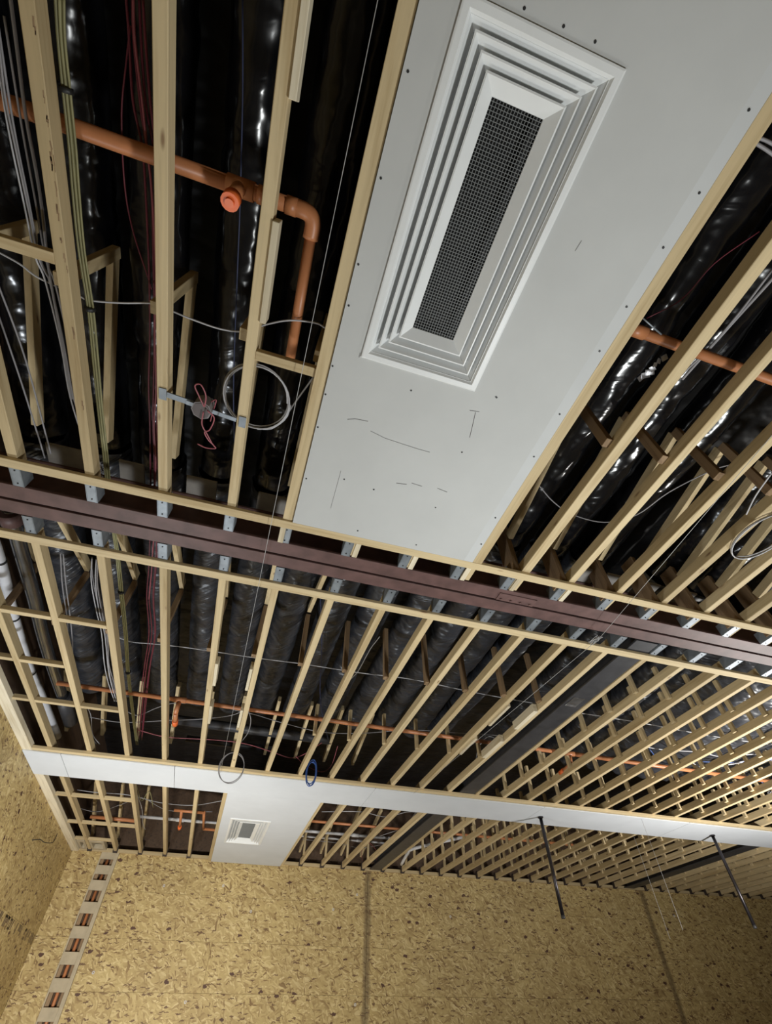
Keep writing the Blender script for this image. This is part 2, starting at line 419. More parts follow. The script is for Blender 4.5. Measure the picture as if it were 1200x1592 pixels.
# ------------------------------------------------------------------ trussed joists
CH = 0.0015
proto_root = thing('prototype', 'x', 'x', (0, 0, 0))
def proto(name, mb, mat): return mb.build(name, mat)
JW = 0.012
chA = proto('chord', MB().box(-JW, JW, -1.72, 1.018, 1.0, 1.036, .003), T[1])
chB = proto('chord', MB().box(-JW, JW, 1.146, 4.846, 1.0, 1.036, .003), T[1])
chA2 = proto('chord', MB().box(-.015, .015, -1.72, 1.018, 1.0, 1.036, .003), T[1])
postm = proto('post', MB().box(-.0095, .0095, -.014, .014, 1.022, 1.29, .002), T[2])
postf = proto('post', MB().box(-.0078, .0078, -.011, .011, 1.018, 1.175, .0015), T[2])
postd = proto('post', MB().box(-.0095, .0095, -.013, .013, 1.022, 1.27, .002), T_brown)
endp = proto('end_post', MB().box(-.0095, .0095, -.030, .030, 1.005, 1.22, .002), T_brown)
def strut_proto(y0, z0, y1, z1): return proto('strut', MB().beam((0, y0, z0), (0, y1, z1), .017, .034, ch=.002), T[1])
stA = strut_proto(.44, 1.268, .92, 1.158)
stB = strut_proto(1.15, 1.135, 1.70, 1.285)
stB2 = strut_proto(2.57, 1.285, 3.04, 1.17)
stB3 = strut_proto(3.35, 1.285, 3.9, 1.13)
stW = strut_proto(4.2, 1.285, 4.84, 1.10)
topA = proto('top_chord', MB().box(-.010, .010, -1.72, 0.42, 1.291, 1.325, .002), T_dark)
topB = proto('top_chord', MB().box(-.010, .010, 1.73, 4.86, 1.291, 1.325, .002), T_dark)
shoe = proto('shoe', MB().box(-.0165, .0165, 4.836, 4.847, .989, 1.04, .001).box(-.0165, -.0125, 4.815, 4.836, .995, 1.045).box(.0125, .0165, 4.815, 4.836, .995, 1.045), GALV_D)
PROTOS = [postf, chA, chB, chA2, postm, postd, endp, stA, stB, stB2, stB3, stW, shoe, topA, topB]
def inst(src, x, parent, dy=0.0, dz=0.0, name=None):
    o = src.copy(); C.objects.link(o); o.parent = parent
    o.location = src.location - (W(0, 0, 0)) + W(x, dy, 0) - W(0, 0, 0) + W(0, 0, dz) - wloc(parent) + Vector((0, 0, 0))
    o.name = name or src.name.split('.')[0]
    return o
def place(src, x, parent, dy=0.0, dz=0.0):
    o = src.copy(); C.objects.link(o); o.parent = parent
    o.location = src.location + Vector((x * S, dy * S, dz * S)) - wloc(parent)
    return o

XA_left = [-.920, -.732, -.545, -.357, -.170, -.002]
XA_hid = [.205, .393]
XA_right = [.600, .776, .949, 1.137, 1.322, 1.506, 1.690, 1.876, 2.062, 2.249, 2.436, 2.623, 2.81]
XB = [-.920, -.732, -.545, -.357, -.170, .005, .198, .386, .570, .757, .944, 1.129, 1.312, 1.496, 1.683, 1.864, 2.054]
while XB[-1] < 7.1: XB.append(XB[-1] + .1875)
XB = [x for x in XB if not 4.04 < x < 4.2]
NA = 'near field timber joists, before the brown beam'
def joistA(x, label, wide=False, hid=False):
    t = thing('timber_joist', label, 'joist', (x, .46 if hid else -1.72, 1.0), NA)
    if hid:
        MB().box(x - JW, x + JW, .46, 1.018, 1.0, 1.036, .003).build('chord', T[1], t); return t
    place(chA2 if wide else chA, x, t, 0, RNG.uniform(-.0006, .0006))
    sx = x - JW - .0097 - (.003 if wide else 0)
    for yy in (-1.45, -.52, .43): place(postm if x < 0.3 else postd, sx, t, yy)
    place(stA, sx, t)
    if x > .5: place(endp, sx - .001, t, .955)
    return t
for i, x in enumerate(XA_left):
    n = len(XA_left) - i
    lab = ('timber joist along the left edge of the big grey plasterboard panel' if n == 1 else
           'near timber joist, %s one to the left of the grey plasterboard panel' % ORD[n - 1])
    joistA(x, lab)
for i, x in enumerate(XA_hid):
    joistA(x, 'timber joist stub showing between the plasterboard panel end and the brown beam, %s from left' % ORD[i + 1], hid=True)
for i, x in enumerate(XA_right):
    lab = ('timber joist along the right edge of the big grey plasterboard panel' if i == 0 else
           'near timber joist, %s one to the right of the grey plasterboard panel' % ORD[i])
    joistA(x, lab, wide=(i in (0, 1)))
# doubled batten beside the right board edge
tag(MB().box(.5825, .6135, -1.7, .9215, .9885, .9997, .002).build('edge_batten', T[1]), 'pale timber batten fixed along the right edge of the grey plasterboard', 'timber batten')
tag(MB().box(-.0215, .0075, -1.7, .9215, .9935, .9997, .002).build('edge_batten', T[1]), 'pale timber batten fixed along the left edge of the grey plasterboard', 'timber batten')

for i, x in enumerate(XB):
    t = thing('timber_joist', 'far timber joist between brown beam and far wall, %s one from the left wall' % nth(i + 1), 'joist', (x, 1.146, 1.0), 'far field timber joists, beyond the brown beam')
    place(shoe, x, t)
    if i == 6:
        MB().box(x - JW, x + JW, 1.146, 3.655, 1.0, 1.036, .003).build('chord', T[1], t); MB().box(x - JW, x + JW, 4.255, 4.846, 1.0, 1.036, .003).build('chord', T[1], t)
    else: place(chB, x, t, 0, RNG.uniform(-.0006, .0006))
    sx = x - JW - .0097 if i != 13 else x + JW + .0097
    if x < .3: ys = [1.725]
    elif x < 1.45: ys = [1.725, 2.36, 4.60]
    else: ys = [1.52, 1.71, 1.92, 2.13, 2.34, 2.56, 2.77, 3.20, 3.41, 3.62, 3.83, 4.04, 4.25, 4.46, 4.67]
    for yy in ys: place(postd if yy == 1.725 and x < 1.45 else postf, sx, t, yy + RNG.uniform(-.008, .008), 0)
    (place(stB, sx, t) if x < .35 else None); (place(stB2, sx, t) if x < .8 else None)
    if x < -.4 or .5 < x < 1.45: place(stW, sx, t)

# ------------------------------------------------------------------ noggins
nog_n = [0]
def noggin(x0, x1, y, label, z0=1.0, z1=1.018, mat=None, w=.011):
    tag(MB().box(x0 + .0122, x1 - .0122, y - w, y + w, z0, z1, .002).build('noggin', mat or T[0]), label, 'timber noggin', 'short timber noggins between joists')
names_row = ['row nearest the brown beam', 'middle row beyond the beam', 'row nearest the white bulkhead']
for r_, (yy, xe) in enumerate(((1.655, 3), (1.995, 2), (2.342, 3))):
    xs = [XL + .035] + XB[:3]
    for k in range(xe):
        noggin(xs[k], xs[k + 1], yy, 'short timber noggin, %s, %s bay from the left wall' % (names_row[r_], ORD[k + 1]))
for r_, (yy, xe) in enumerate(((3.60, 3), (4.158, 3), (4.57, 2))):
    xs = [XL + .035] + XB[:3]
    for k in range(xe):
        noggin(xs[k], xs[k + 1], yy, 'short timber noggin beyond the bulkhead, %s row, %s bay from left wall' % (ORD[r_ + 1], ORD[k + 1]))
noggin(-.732, -.545, .383, 'short timber noggin level with the vent, between two far left near joists')
noggin(-.920, -.732, .375, 'short timber noggin at the left frame edge between near joists')
noggin(-.170, -.002, .460, 'short timber noggin below the orange drop pipe, beside the plasterboard panel')

# ------------------------------------------------------------------ brown steel beams
def ibeam(x0, x1, y0, y1, z0, depth, tf=.008):
    ym = (y0 + y1) / 2
    return MB().box(x0, x1, y0, y1, z0, z0 + tf, .002).box(x0, x1, ym - .003, ym + .003, z0 + tf, z0 + depth - tf).box(x0, x1, y0, y1, z0 + depth - tf, z0 + depth, .002)
tag(ibeam(XL - .01, XR, 1.0235, 1.0765, .999, .125).build('steel_beam', PRIMER), 'reddish brown primed steel beam crossing the ceiling, nearer of the pair', 'steel beam', 'pair of brown steel beams')
tag(ibeam(XL - .01, XR, 1.0855, 1.135, .999, .125).build('steel_beam', PRIMER), 'reddish brown primed steel beam crossing the ceiling, farther of the pair', 'steel beam', 'pair of brown steel beams')
mb = MB().box(.742, .884, 1.040, 1.0755, .9955, .99895, .001)
sp = mb.build('splice_plate', PRIMER); tag(sp, 'small brown splice plate bolted under the nearer brown steel beam', 'steel plate')
for k in range(4):
    bb = MB(); cx = .757 + k * .037; bb.tube([(cx, 1.066, .9925), (cx, 1.066, .9955)], .009, 6, False); bb.build('bolt', PRIMER, sp)
# dark steel beams running with the joists
def ybeam(x0, x1, y0, y1, z0, depth, tf=.008):
    xm = (x0 + x1) / 2
    return MB().box(x0, x1, y0, y1, z0, z0 + tf, .002).box(xm - .004, xm + .004, y0, y1, z0 + tf, z0 + depth - tf).box(x0, x1, y0, y1, z0 + depth - tf, z0 + depth, .002)
tag(ybeam(1.378, 1.478, 1.145, 4.86, 1.001, .069).build('steel_beam', PRIMER_D), 'dark grey steel beam running between joists toward the far wall', 'steel beam')
tag(ybeam(4.045, 4.165, 1.145, 4.86, 1.001, .069).build('steel_beam', PRIMER_D), 'dark grey steel beam among the dense joists at far right', 'steel beam')
o = MB().box(1.392, 1.447, 1.60, 1.68, .9985, 1.0008, .0005).build('foil_label', SILV); tag(o, 'shiny scrap of tape stuck under the dark grey steel beam', 'tape')

# ------------------------------------------------------------------ joist hangers
def hanger(x, y0, y1, label, grp, w=.013):
    t = thing('joist_hanger', label, 'joist hanger', (x, (y0 + y1) / 2, .998), grp)
    mb = MB().box(x - w, x + w, y0, y1, .9965, .9995, .0006).box(x - w - .001, x - w + .001, y0, y1, .9965, 1.04).box(x + w - .001, x + w + .001, y0, y1, .9965, 1.04)
    mb.build('stirrup', GALV, t)
    nb = MB()
    for yy in (y0 + .012, y1 - .012): nb.tube([(x, yy, .9945), (x, yy, .9966)], .0045, 6, False)
    nb.build('nail_head', SCREW, t)
k = 0
for i, x in enumerate(sorted(XA_left[1:] + [.205, .393, .575, .757, .949, 1.137, 1.322, 1.506, 1.69, 1.876, 2.062, 2.249])):
    dx = -.0 if x < .1 else -.012
    hanger(x + dx - (.0 if x < .1 else .002), .952, 1.021, 'galvanised joist hanger on the near face of the brown beam, %s from the left' % ORD[i + 1], 'near side joist hangers')
    if x > .1 and x < 1.0:
        tag(MB().box(x + .006, x + .022, .9518, 1.019, .996, .9998, .001).build('packer', T_pale), 'pale timber packer beside a galvanised hanger at the brown beam, %s from left' % ORD[k + 1], 'timber packer', 'packers at the brown beam'); k += 1
tag(MB().box(-.022, -.006 + .0, .9518, 1.016, .9895, .9962, .001).build('packer', T_pale), 'pale timber packer under the beam end of the joist left of the plasterboard', 'timber packer', 'packers at the brown beam')
for i, x in enumerate(XB[1:18]):
    hanger(x, 1.136, 1.2075, 'galvanised joist hanger on the far face of the brown beam, %s from the left' % ORD[i + 1], 'far side joist hangers')

# ------------------------------------------------------------------ plasterboard panel over the camera
def vpanel(name, mb, label, mat): return tag(mb.build(name, mat), label, 'plasterboard')
VX0, VX1, VY0, VY1 = .068, .342, -.178, .386
def board_with_hole(x0, x1, y0, y1, z0, z1, hx0, hx1, hy0, hy1):
    m = MB()
    m.box(x0, hx0, y0, y1, z0, z1); m.box(hx1, x1, y0, y1, z0, z1); m.box(hx0, hx1, y0, hy0, z0, z1); m.box(hx0, hx1, hy1, y1, z0, z1)
    return m
pbA = thing('plasterboard_panel', 'big grey plasterboard panel with a long white vent, fixed under the near joists', 'plasterboard', (.295, -.35, .9935))
bz0, bz1 = .9875, .9933
board_with_hole(.0085, .5525, -1.7, .9215, bz0, bz1, VX0 + .0135, VX1 - .0135, VY0 + .0135, VY1 - .0135).build('board', PB, pbA)
tag(MB().box(.5527, .5822, -1.7, .9215, bz0 + .0006, bz1).build('tapered_edge', PB_edge, pbA), 'slightly paler recessed long edge')
scr = [(815, 13), (876, 41), (925, 65), (634, 111), (592, 277), (557, 411), (542, 475), (517, 569), (1164, 171), (1087, 300), (1031, 385), (974, 477), (932, 546),
       (587, 560), (662, 583), (639, 607), (733, 606), (771, 617), (535, 745), (581, 761), (494, 664), (506, 613), (476, 744), (772, 618), (718, 703), (748, 846), (770, 805),
       (830, 710), (870, 644), (677, 789), (647, 847), (556, 825), (660, 400), (905, 585)]
scr0 = None
for u, v in scr:
    if (u, v) in ((660, 400), (905, 585)): continue
    p = at(u, v, bz0)
    if not (.0105 < p[0] < .580): continue
    if VX0 - .004 < p[0] < VX1 + .004 and VY0 < p[1] < VY1 + .004: continue
    if scr0 is None:
        m = MB(); m.tube([(0, 0, -.0009), (0, 0, .0004)], .0048, 8, False); scr0 = m.build('screw', SCREW)
        PROTOS.append(scr0)
    o = scr0.copy(); C.objects.link(o); o.parent = pbA; o.location = W(p[0], p[1], bz0 - .0008) - wloc(pbA)
def mark(pts, w, name='scuff'):
    m = MB(); P = [at(u, v, bz0) for u, v in pts]
    for a, b_ in zip(P[:-1], P[1:]):
        m.beam((a[0], a[1], bz0 - .0003), (b_[0], b_[1], bz0 - .0003), w * .62, .0006)
    m.build(name, PENCIL, pbA)
mark([(576, 670), (598, 681), (625, 690), (650, 698), (668, 703)], .0016)
mark([(730, 680), (733, 668), (736, 655), (739, 641)], .0020)
mark([(540, 652), (552, 651), (572, 655)], .0022)
mark([(616, 751), (632, 753)], .0026); mark([(640, 751), (656, 756)], .0022); mark([(680, 759), (695, 765)], .0022)
mark([(530, 732), (514, 790)], .0010); mark([(730, 638), (745, 640)], .0018)
mark([(560, 548), (558, 556)], .0016)
mark([(894, 390), (904, 374)], .0013)

def make_vent(name, label, x0, x1, y0, y1, zb):
    t = thing(name, label, 'air vent', ((x0 + x1) / 2, (y0 + y1) / 2, zb - .004))
    def rect(i, z): return [(x0 + i, y0 + i, z), (x1 - i, y0 + i, z), (x1 - i, y1 - i, z), (x0 + i, y1 - i, z)]
    def loops(prof, nm):
        m = MB(); L = [rect(i, z) for i, z in prof]; n = len(L)
        m.v = [W(*p) for l in L for p in l]
        for a in range(n):
            b_ = (a + 1) % n
            for k in range(4):
                k2 = (k + 1) % 4
                m.f.append([a * 4 + k, a * 4 + k2, b_ * 4 + k2, b_ * 4 + k]); m.sm.append(False)
        m.build(nm, VENT, t)
    e = .0012
    # outer flange, then three nested louvre frames, then the core frame round the grille
    loops([(0, zb), (0, zb - .004), (.003, zb - .0048), (.013, zb - .0048), (.0305, zb + .016), (.0305 + e, zb + .0165), (.0305 + e, zb + .020), (.018, zb + .010), (.018, zb)], 'outer_frame')
    for j, nm in enumerate(('louvre_frame', 'louvre_frame')):
        a = .0305 + j * .0175
        loops([(a, zb - .0025), (a + .0028, zb - .0030), (a + .0178, zb + .0145), (a + .0178 + e, zb + .0155), (a + .0178, zb + .0175), (a + .0015, zb + .001)], nm)
    a = .0655
    loops([(a, zb - .002), (a + .003, zb - .003), (a + .0245, zb + .012), (a + .0245, zb + .018), (a + .022, zb + .018), (a + .001, zb + .002)], 'core_frame')
    gx0, gx1, gy0, gy1 = x0 + .089, x1 - .089, y0 + .089, y1 - .089
    g = MB(); nx = 17; ny = round((gy1 - gy0) / ((gx1 - gx0) / nx))
    zg = zb + .0125
    for k in range(nx + 1):
        x = gx0 + (gx1 - gx0) * k / nx; g.box(x - .00042, x + .00042, gy0, gy1, zg, zg + .003)
    for k in range(ny + 1):
        y = gy0 + (gy1 - gy0) * k / ny; g.box(gx0, gx1, y - .00042, y + .00042, zg + .0002, zg + .0028)
    g.build('grille', GRILLE, t, 'stuff')
    p = MB(); p.box(x0 + .021, x1 - .021, y0 + .021, y1 - .021, zb + .052, zb + .056)
    p.box(x0 + .0325, x0 + .036, y0 + .0325, y1 - .0325, zb + .020, zb + .056); p.box(x1 - .036, x1 - .0325, y0 + .0325, y1 - .0325, zb + .020, zb + .056)
    p.box(x0 + .036, x1 - .036, y0 + .0325, y0 + .036, zb + .020, zb + .056); p.box(x0 + .036, x1 - .036, y1 - .036, y1 - .0325, zb + .020, zb + .056)
    p.build('plenum_box', DARKBOX, t)
    return t
make_vent('ceiling_vent', 'long white stepped ceiling vent with black grille, directly overhead in the grey panel', VX0, VX1, VY0, VY1, bz0)

# ------------------------------------------------------------------ white bulkhead strip and far panel
BZ0, BZ1 = .979, .985
tag(MB().box(XL + .049, XR, 2.845, 2.876, .985, 1.0, .002).box(XL + .049, XR, 3.175, 3.20, .985, 1.0, .002).build('bulkhead_batten', T[0]), 'timber framing along the near edge of the white bulkhead strip', 'timber framing')
xs = [XL + .002, -.862, -.295, .845, 1.98, 3.12, 4.26, 5.40, 6.54, XR]
labs = ['narrow white board at the left wall end of the long bulkhead strip', 'white board of the bulkhead strip, second from the left wall',
        'white board of the bulkhead strip joining the far panel with the small vent'] + ['white board of the bulkhead strip, %s from the left wall' % ORD[k] for k in range(4, 10)]
for i, (a, b_) in enumerate(zip(xs[:-1], xs[1:])):
    tag(MB().box(a + .0012, b_ - .0012, 2.8765, 3.2, BZ0, BZ1 - .0003, .0006).build('bulkhead_board', PB2), labs[i], 'plasterboard', 'white boards of the bulkhead strip')
V2 = (.072, .340, 3.665, 4.242)
mb = board_with_hole(.0126, .5835, 3.2005, 4.8465, BZ0, BZ1, V2[0] + .0135, V2[1] - .0135, V2[2] + .0135, V2[3] - .0135)
tag(mb.build('plasterboard_panel', PB2), 'white plasterboard panel with a small vent, meeting the far wall', 'plasterboard')
tag(MB().box(-.012, .0123, 3.201, 4.846, .983, .9995, .002).build('edge_batten', T[1]), 'timber batten along the left edge of the far white panel', 'timber batten')
tag(MB().box(.5838, .606, 3.201, 4.846, .983, .9995, .002).build('edge_batten', T[1]), 'timber batten along the right edge of the far white panel', 'timber batten')
tag(MB().box(.013, .5835, 4.8, 4.83, .9853, .9995, .002).build('edge_batten', T[0]), 'timber batten behind the wall end of the far white panel', 'timber batten')
make_vent('ceiling_vent', 'small looking white ceiling vent in the far panel by the strand board wall', *V2, BZ0)

# ------------------------------------------------------------------ wrapped ducts
def duct_mesh(y0, y1, r, seed, seg=36, dens=26):
    rg = random.Random(seed); m = MB(); L = (y1 - y0) * S; n = int(L * dens)
    ph = rg.random() * 20; o = 0
    for i in range(n + 1):
        y = y0 + (y1 - y0) * i / n
        cx = .003 * math.sin(y * 2.3 + ph)
        cz = .012 * math.sin(y * 1.7 + ph * 3) - .010 * abs(math.sin(y * 4.4 + ph))
        tie = min(abs(((y * S + ph) % 1.5) - .75) / .06, 1)
        for k in range(seg):
            a = 2 * math.pi * k / seg
            q = Vector((math.cos(a) * 1.6, math.sin(a) * 1.6, y * S * 2.2 + a * .7 + ph))
            q2 = Vector((math.cos(a) * 2.2 + y * 2, math.sin(a) * 2.2 - y, y * S * 9 + ph))
            rr = r * (1 + .07 * noise.noise(q) + .05 * noise.noise(q2)) * (0.90 + .10 * tie)
            m.v.append(W(cx + rr * math.cos(a), y, 0) + Vector((0, 0, (cz + rr * math.sin(a)) * S)))
    for i in range(n):
        for k in range(seg):
            k2 = (k + 1) % seg; m.f.append([i * seg + k, i * seg + k2, (i + 1) * seg + k2, (i + 1) * seg + k][::-1]); m.sm.append(True)
    return m
dv = [duct_mesh(1.06, 2.72, .0700, s_).build('duct', WRAP) for s_ in (1, 2, 3)]
da = [duct_mesh(-1.6, 1.045, .0680, s_ + 5).build('duct', GLOSS) for s_ in (1, 2, 3)]
for d in dv + da: PROTOS.append(d)
edges = XB[:16]
for i in range(len(edges) - 1):
    c = (edges[i] + edges[i + 1]) / 2 - .0095
    if i == 12: continue
    for src, grp, lb in ((dv[i % 3], 'wrinkled black ducts beyond the brown beam', 'matt black wrapped duct beyond the beam, %s joist gap from the left wall'),
                         (da[(i + 1) % 3], 'glossy black ducts before the brown beam', 'glossy black wrapped duct before the beam, %s joist gap from the left wall')):
        o = src.copy(); C.objects.link(o); o.name = 'wrapped_duct'
        o.location = src.location + Vector((c * S, 0, (1.315 + (.012 if i % 2 else 0)) * S))
        tag(o, lb % ORD[i + 1], 'duct', grp)
for j, (x0_, x1_, y_, z_, r_, lb) in enumerate(((-.42, .55, 2.86, 1.22, .026, 'dim grey pipe crossing behind the ends of the ducts, before the bulkhead'), (-.3, .25, 3.05, 1.20, .018, 'thin dim grey pipe crossing just above the white bulkhead'))):
    m = MB(); m.tube([(x0_, y_, z_), (x1_, y_ + .01, z_)], r_ * S, 14); tag(m.build('grey_pipe', PRIMER_D), lb, 'pipe')
for i in range(15, 25):
    if len(XB) <= i + 1 or XB[i + 1] - XB[i] > .3: continue
    c = (XB[i] + XB[i + 1]) / 2; src = dv[i % 3]; o = src.copy(); C.objects.link(o); o.name = 'wrapped_duct'
    o.location = src.location + Vector((c * S, 0, 1.252 * S))
    tag(o, 'matt black wrapped duct beyond the beam, %s joist gap from the left wall' % nth(i + 1), 'duct', 'wrinkled black ducts beyond the brown beam')

# ------------------------------------------------------------------ orange sprinkler pipes
def pipe(parent, name, pts, r, mat=ORANGE, seg=14, step=None):
    m = MB(); m.tube(pts, r * S, seg, True, step); return m.build(name, mat, parent)
zp = 1.085; yp = .158 * 1.085
t = thing('orange_pipe', 'orange plastic pipe with a capped tee crossing above the near joists at top left', 'pipe', (-.5, yp, zp - .016))
pipe(t, 'run', [(-1.03, yp, zp), (-.12, yp, zp)], .0148)
pipe(t, 'elbow', [(-.14, yp, zp), (-.112, yp, zp), (-.098, yp + .006, zp), (-.092, yp + .02, zp), (-.092, yp + .045, zp)], .0160, step=4)
pipe(t, 'drop_run', [(-.092, yp + .04, zp), (-.088, .49, zp - .01)], .0118)
pipe(t, 'coupling', [(-.265, yp, zp), (-.212, yp, zp)], .0180)
pipe(t, 'coupling', [(-.150, yp, zp), (-.128, yp, zp)], .0170)
pipe(t, 'coupling', [(-.205, yp, zp), (-.192, yp, zp)], .0172)
pipe(t, 'branch', [(-.240, yp, zp - .005), (-.240, yp + .012, zp - .055)], .0140)
pipe(t, 'cap', [(-.240, yp + .011, zp - .052), (-.240, yp + .017, zp - .073)], .0170, ORANGE_C)
pipe(t, 'cap_boss', [(-.240, yp + .017, zp - .073), (-.240, yp + .0185, zp - .077)], .0085, ORANGE_C)
t = thing('orange_pipe', 'orange plastic pipe crossing above the near joists at right of the plasterboard', 'pipe', (1.4, yp, zp - .016))
pipe(t, 'run', [(.60, yp, zp), (2.9, yp, zp)], .0125)
pipe(t, 'coupling', [(.655, yp, zp), (.70, yp, zp)], .0152)
yb = 2.14 * 1.09
t = thing('orange_pipe', 'thin orange pipe with two capped drops crossing beyond the brown beam', 'pipe', (1.2, yb, 1.075))
pipe(t, 'run', [(-.86, yb, 1.09), (1.75, yb, 1.09)], .0105)
pipe(t, 'run', [(1.74, yb, 1.09), (3.4, yb, 1.09)], .0120)
for xx in (-.315, 1.86):
    pipe(t, 'tee', [(xx - .03, yb, 1.09), (xx + .03, yb, 1.09)], .0135)
    pipe(t, 'branch', [(xx, yb, 1.08), (xx, yb + .02, 1.03)], .0110)
    pipe(t, 'branch', [(xx, yb + .02, 1.035), (xx, yb + .10, 1.03)], .0110)
    pipe(t, 'cap', [(xx, yb + .09, 1.03), (xx, yb + .13, 1.028)], .0140, ORANGE_C)
# far field orange pipe with kinks
t = thing('orange_pipe', 'thin orange pipe with square kinks beside the far white panel', 'pipe', (.4, 4.1, 1.07))
pipe(t, 'run', [(-.32, 3.98, 1.08), (-.115, 3.98, 1.08)], .0095)
pipe(t, 'run', [(-.115, 3.975, 1.08), (-.10, 4.375, 1.08)], .0095)
pipe(t, 'run', [(-.10, 4.37, 1.08), (.30, 4.37, 1.08), (.30, 3.94, 1.08), (2.9, 3.935, 1.08)], .0095)
pipe(t, 'drop', [(-.27, 3.98, 1.08), (-.265, 4.08, 1.05), (-.265, 4.20, 1.04)], .0095)
pipe(t, 'cap', [(-.265, 4.19, 1.04), (-.265, 4.24, 1.038)], .013, ORANGE_C)
t = thing('orange_pipe', 'short orange pipe between joists in the far left corner', 'pipe', (-.87, 4.64, 1.06))
pipe(t, 'run', [(-.90, 4.30, 1.08), (-.57, 4.31, 1.08)], .012)
# white waste pipes of the far field
for j, (y_, x0_, x1_, z_, r_, lb) in enumerate(((4.43, -.62, 1.5, 1.14, .0105, 'long white plastic pipe crossing above the far white panel, nearer one'), (4.66, .2, 1.6, 1.16, .007, 'thin white plastic pipe crossing above the far white panel, farther one'),
                         (3.55, .6, 1.7, 1.13, .006, 'thin white pipe just beyond the bulkhead right of the far panel'))):
    t = thing('white_pipe', lb, 'pipe', ((x0_ + x1_) / 2, y_, z_ - r_))
    pipe(t, 'run', [(x0_, y_, z_), (x1_, y_, z_)], r_, WHITEP)
    for xx in (x0_ + .3, x1_ - .4): pipe(t, 'coupling', [(xx, y_, z_), (xx + .06, y_, z_)], r_ * 1.3, WHITEP)
t = thing('white_pipe', 'short white pipe with a bend above the far joists right of the dark beam', 'pipe', (1.9, 4.2, 1.09))
pipe(t, 'run', [(1.62, 4.68, 1.02), (1.62, 4.50, 1.06), (1.66, 4.40, 1.08), (2.0, 4.0, 1.10)], .012, WHITEP, step=5)
# pipes at the left wall
t = thing('white_pipe', 'white waste pipe running above the joists beside the left wall', 'pipe', (-1.07, 2.2, 1.2))
pts = [at(-30, 790, 1.14), at(0, 872, 1.14), at(22, 960, 1.14), at(48, 1045, 1.14), at(66, 1085, 1.14), at(90, 1145, 1.14)]
pipe(t, 'run', pts, .0185, WHITEP, step=4)
for k in (1, 2, 3):
    a = Vector(pts[k]); b_ = Vector(pts[k + 1]); d = (b_ - a).normalized() * .012
    pipe(t, 'strap', [tuple(a - d * .4), tuple(a + d * .4)], .0205, C_BLK)
t = thing('steel_pipe', 'shiny dark steel pipe above the joists near the left wall', 'pipe', (-.95, 1.8, 1.2))
pts = [at(16, 790, 1.16), at(28, 840, 1.16), at(52, 925, 1.16), at(66, 985, 1.16), at(84, 1045, 1.16), at(98, 1085, 1.16)]
pipe(t, 'run', pts, .024, STEELP, step=4)
a, b_ = at(14, 795, 1.15), at(20, 812, 1.15); pipe(t, 'collar', [a, b_], .034, PRIMER)
a, b_ = at(98, 1083, 1.16), at(110, 1122, 1.16); pipe(t, 'collar', [a, b_], .034, PRIMER_D)

# ------------------------------------------------------------------ packers screwed to joists
def packer(x0, x1, y0, y1, lab):
    tag(MB().box(x0, x1, y0, y1, .994, 1.03, .002).build('side_packer', T_pale), lab, 'timber packer', 'pale packers on joist sides')
packer(-.1575, -.1445, -.12, .014, 'pale packer on the joist side at the top, left of the vent')
packer(-.1575, -.1445, .19, .383, 'pale packer on the joist side below the orange elbow')
packer(-.1575, -.145, 1.78, 1.96, 'pale packer beyond the beam, right side of joist near the capped orange drop, upper')
packer(-.1575, -.145, 2.15, 2.33, 'pale packer beyond the beam, right side of joist near the capped orange drop, lower')
packer(-.020, -.0075, 1.78, 1.96, 'pale packer on left side of joist above the white hanging cable ring, upper')
packer(-.020, -.0075, 2.15, 2.33, 'pale packer on left side of joist above the white hanging cable ring, lower')
packer(1.142, 1.155, 1.755, 1.96, 'pale packer two joists left of the dark steel beam, upper')
packer(1.142, 1.155, 2.11, 2.31, 'pale packer two joists left of the dark steel beam, lower')
packer(1.276, 1.299, 1.76, 1.955, 'wide pale packer on the joist just left of the dark steel beam, upper')
packer(1.276, 1.299, 2.10, 2.315, 'wide pale packer on the joist just left of the dark steel beam, lower')
# grey flat packing boards resting on the beam edge
for i, (u, v, w_) in enumerate(((102, 700, .05), (315, 738, .045), (205, 715, .035), (430, 755, .05), (905, 895, .05), (962, 890, .04), (1015, 900, .05), (1075, 915, .04))):
    p = at(u, v, 1.13)
    tag(MB().box(p[0] - w_, p[0] + w_, max(p[1] - .045, .955), max(p[1] + .045, 1.045), 1.1245, 1.131, .001).build('packing_board', GREYCARD), 'flat grey packing board lying above the near side of the brown beam, %s from left' % ORD[[1, 3, 2, 4, 5, 6, 7, 8][i]], 'packing board', 'grey packing boards above the beam')
JA = [o for o in bpy.data.objects if o.get('label', '').startswith('near timber joist, third one to the left')][0]
rg = random.Random(4)
for k in range(16):
    y_ = rg.uniform(-.03, .75); h_ = rg.uniform(.008, .03); w_ = rg.uniform(.0012, .0038)
    xx = -.545 + .0122 - rg.uniform(0, .0035) - w_
    mb = MB(); mb.beam((xx, y_, .9998), (xx + rg.uniform(-.0015, .0015), y_ + h_ * .6, .9998), w_, .0007); mb.beam((xx + w_ * .4, y_ + h_ * .5, .9998), (xx, y_ + h_, .9998), w_ * .7, .0008)
    mb.build('bark_patch', T_brown, JA)
m = MB(); p = at(1008, 578, 1.262)
for k in range(7):
    a = k * 1.1; m.beam((p[0] + .004 * k - .012, p[1] - .012 * k + .03, 1.262 + .004 * math.sin(a)), (p[0] + .004 * k - .004 + .012 * math.sin(a), p[1] - .012 * k + .018, 1.262 + .005 * math.cos(a)), .016, .0015, up=(math.sin(a) * .5, .3, 1))
tag(m.build('foil_scrap', SILV), 'torn silver foil scrap on the duct right of the plasterboard, below the orange pipe', 'foil scrap')

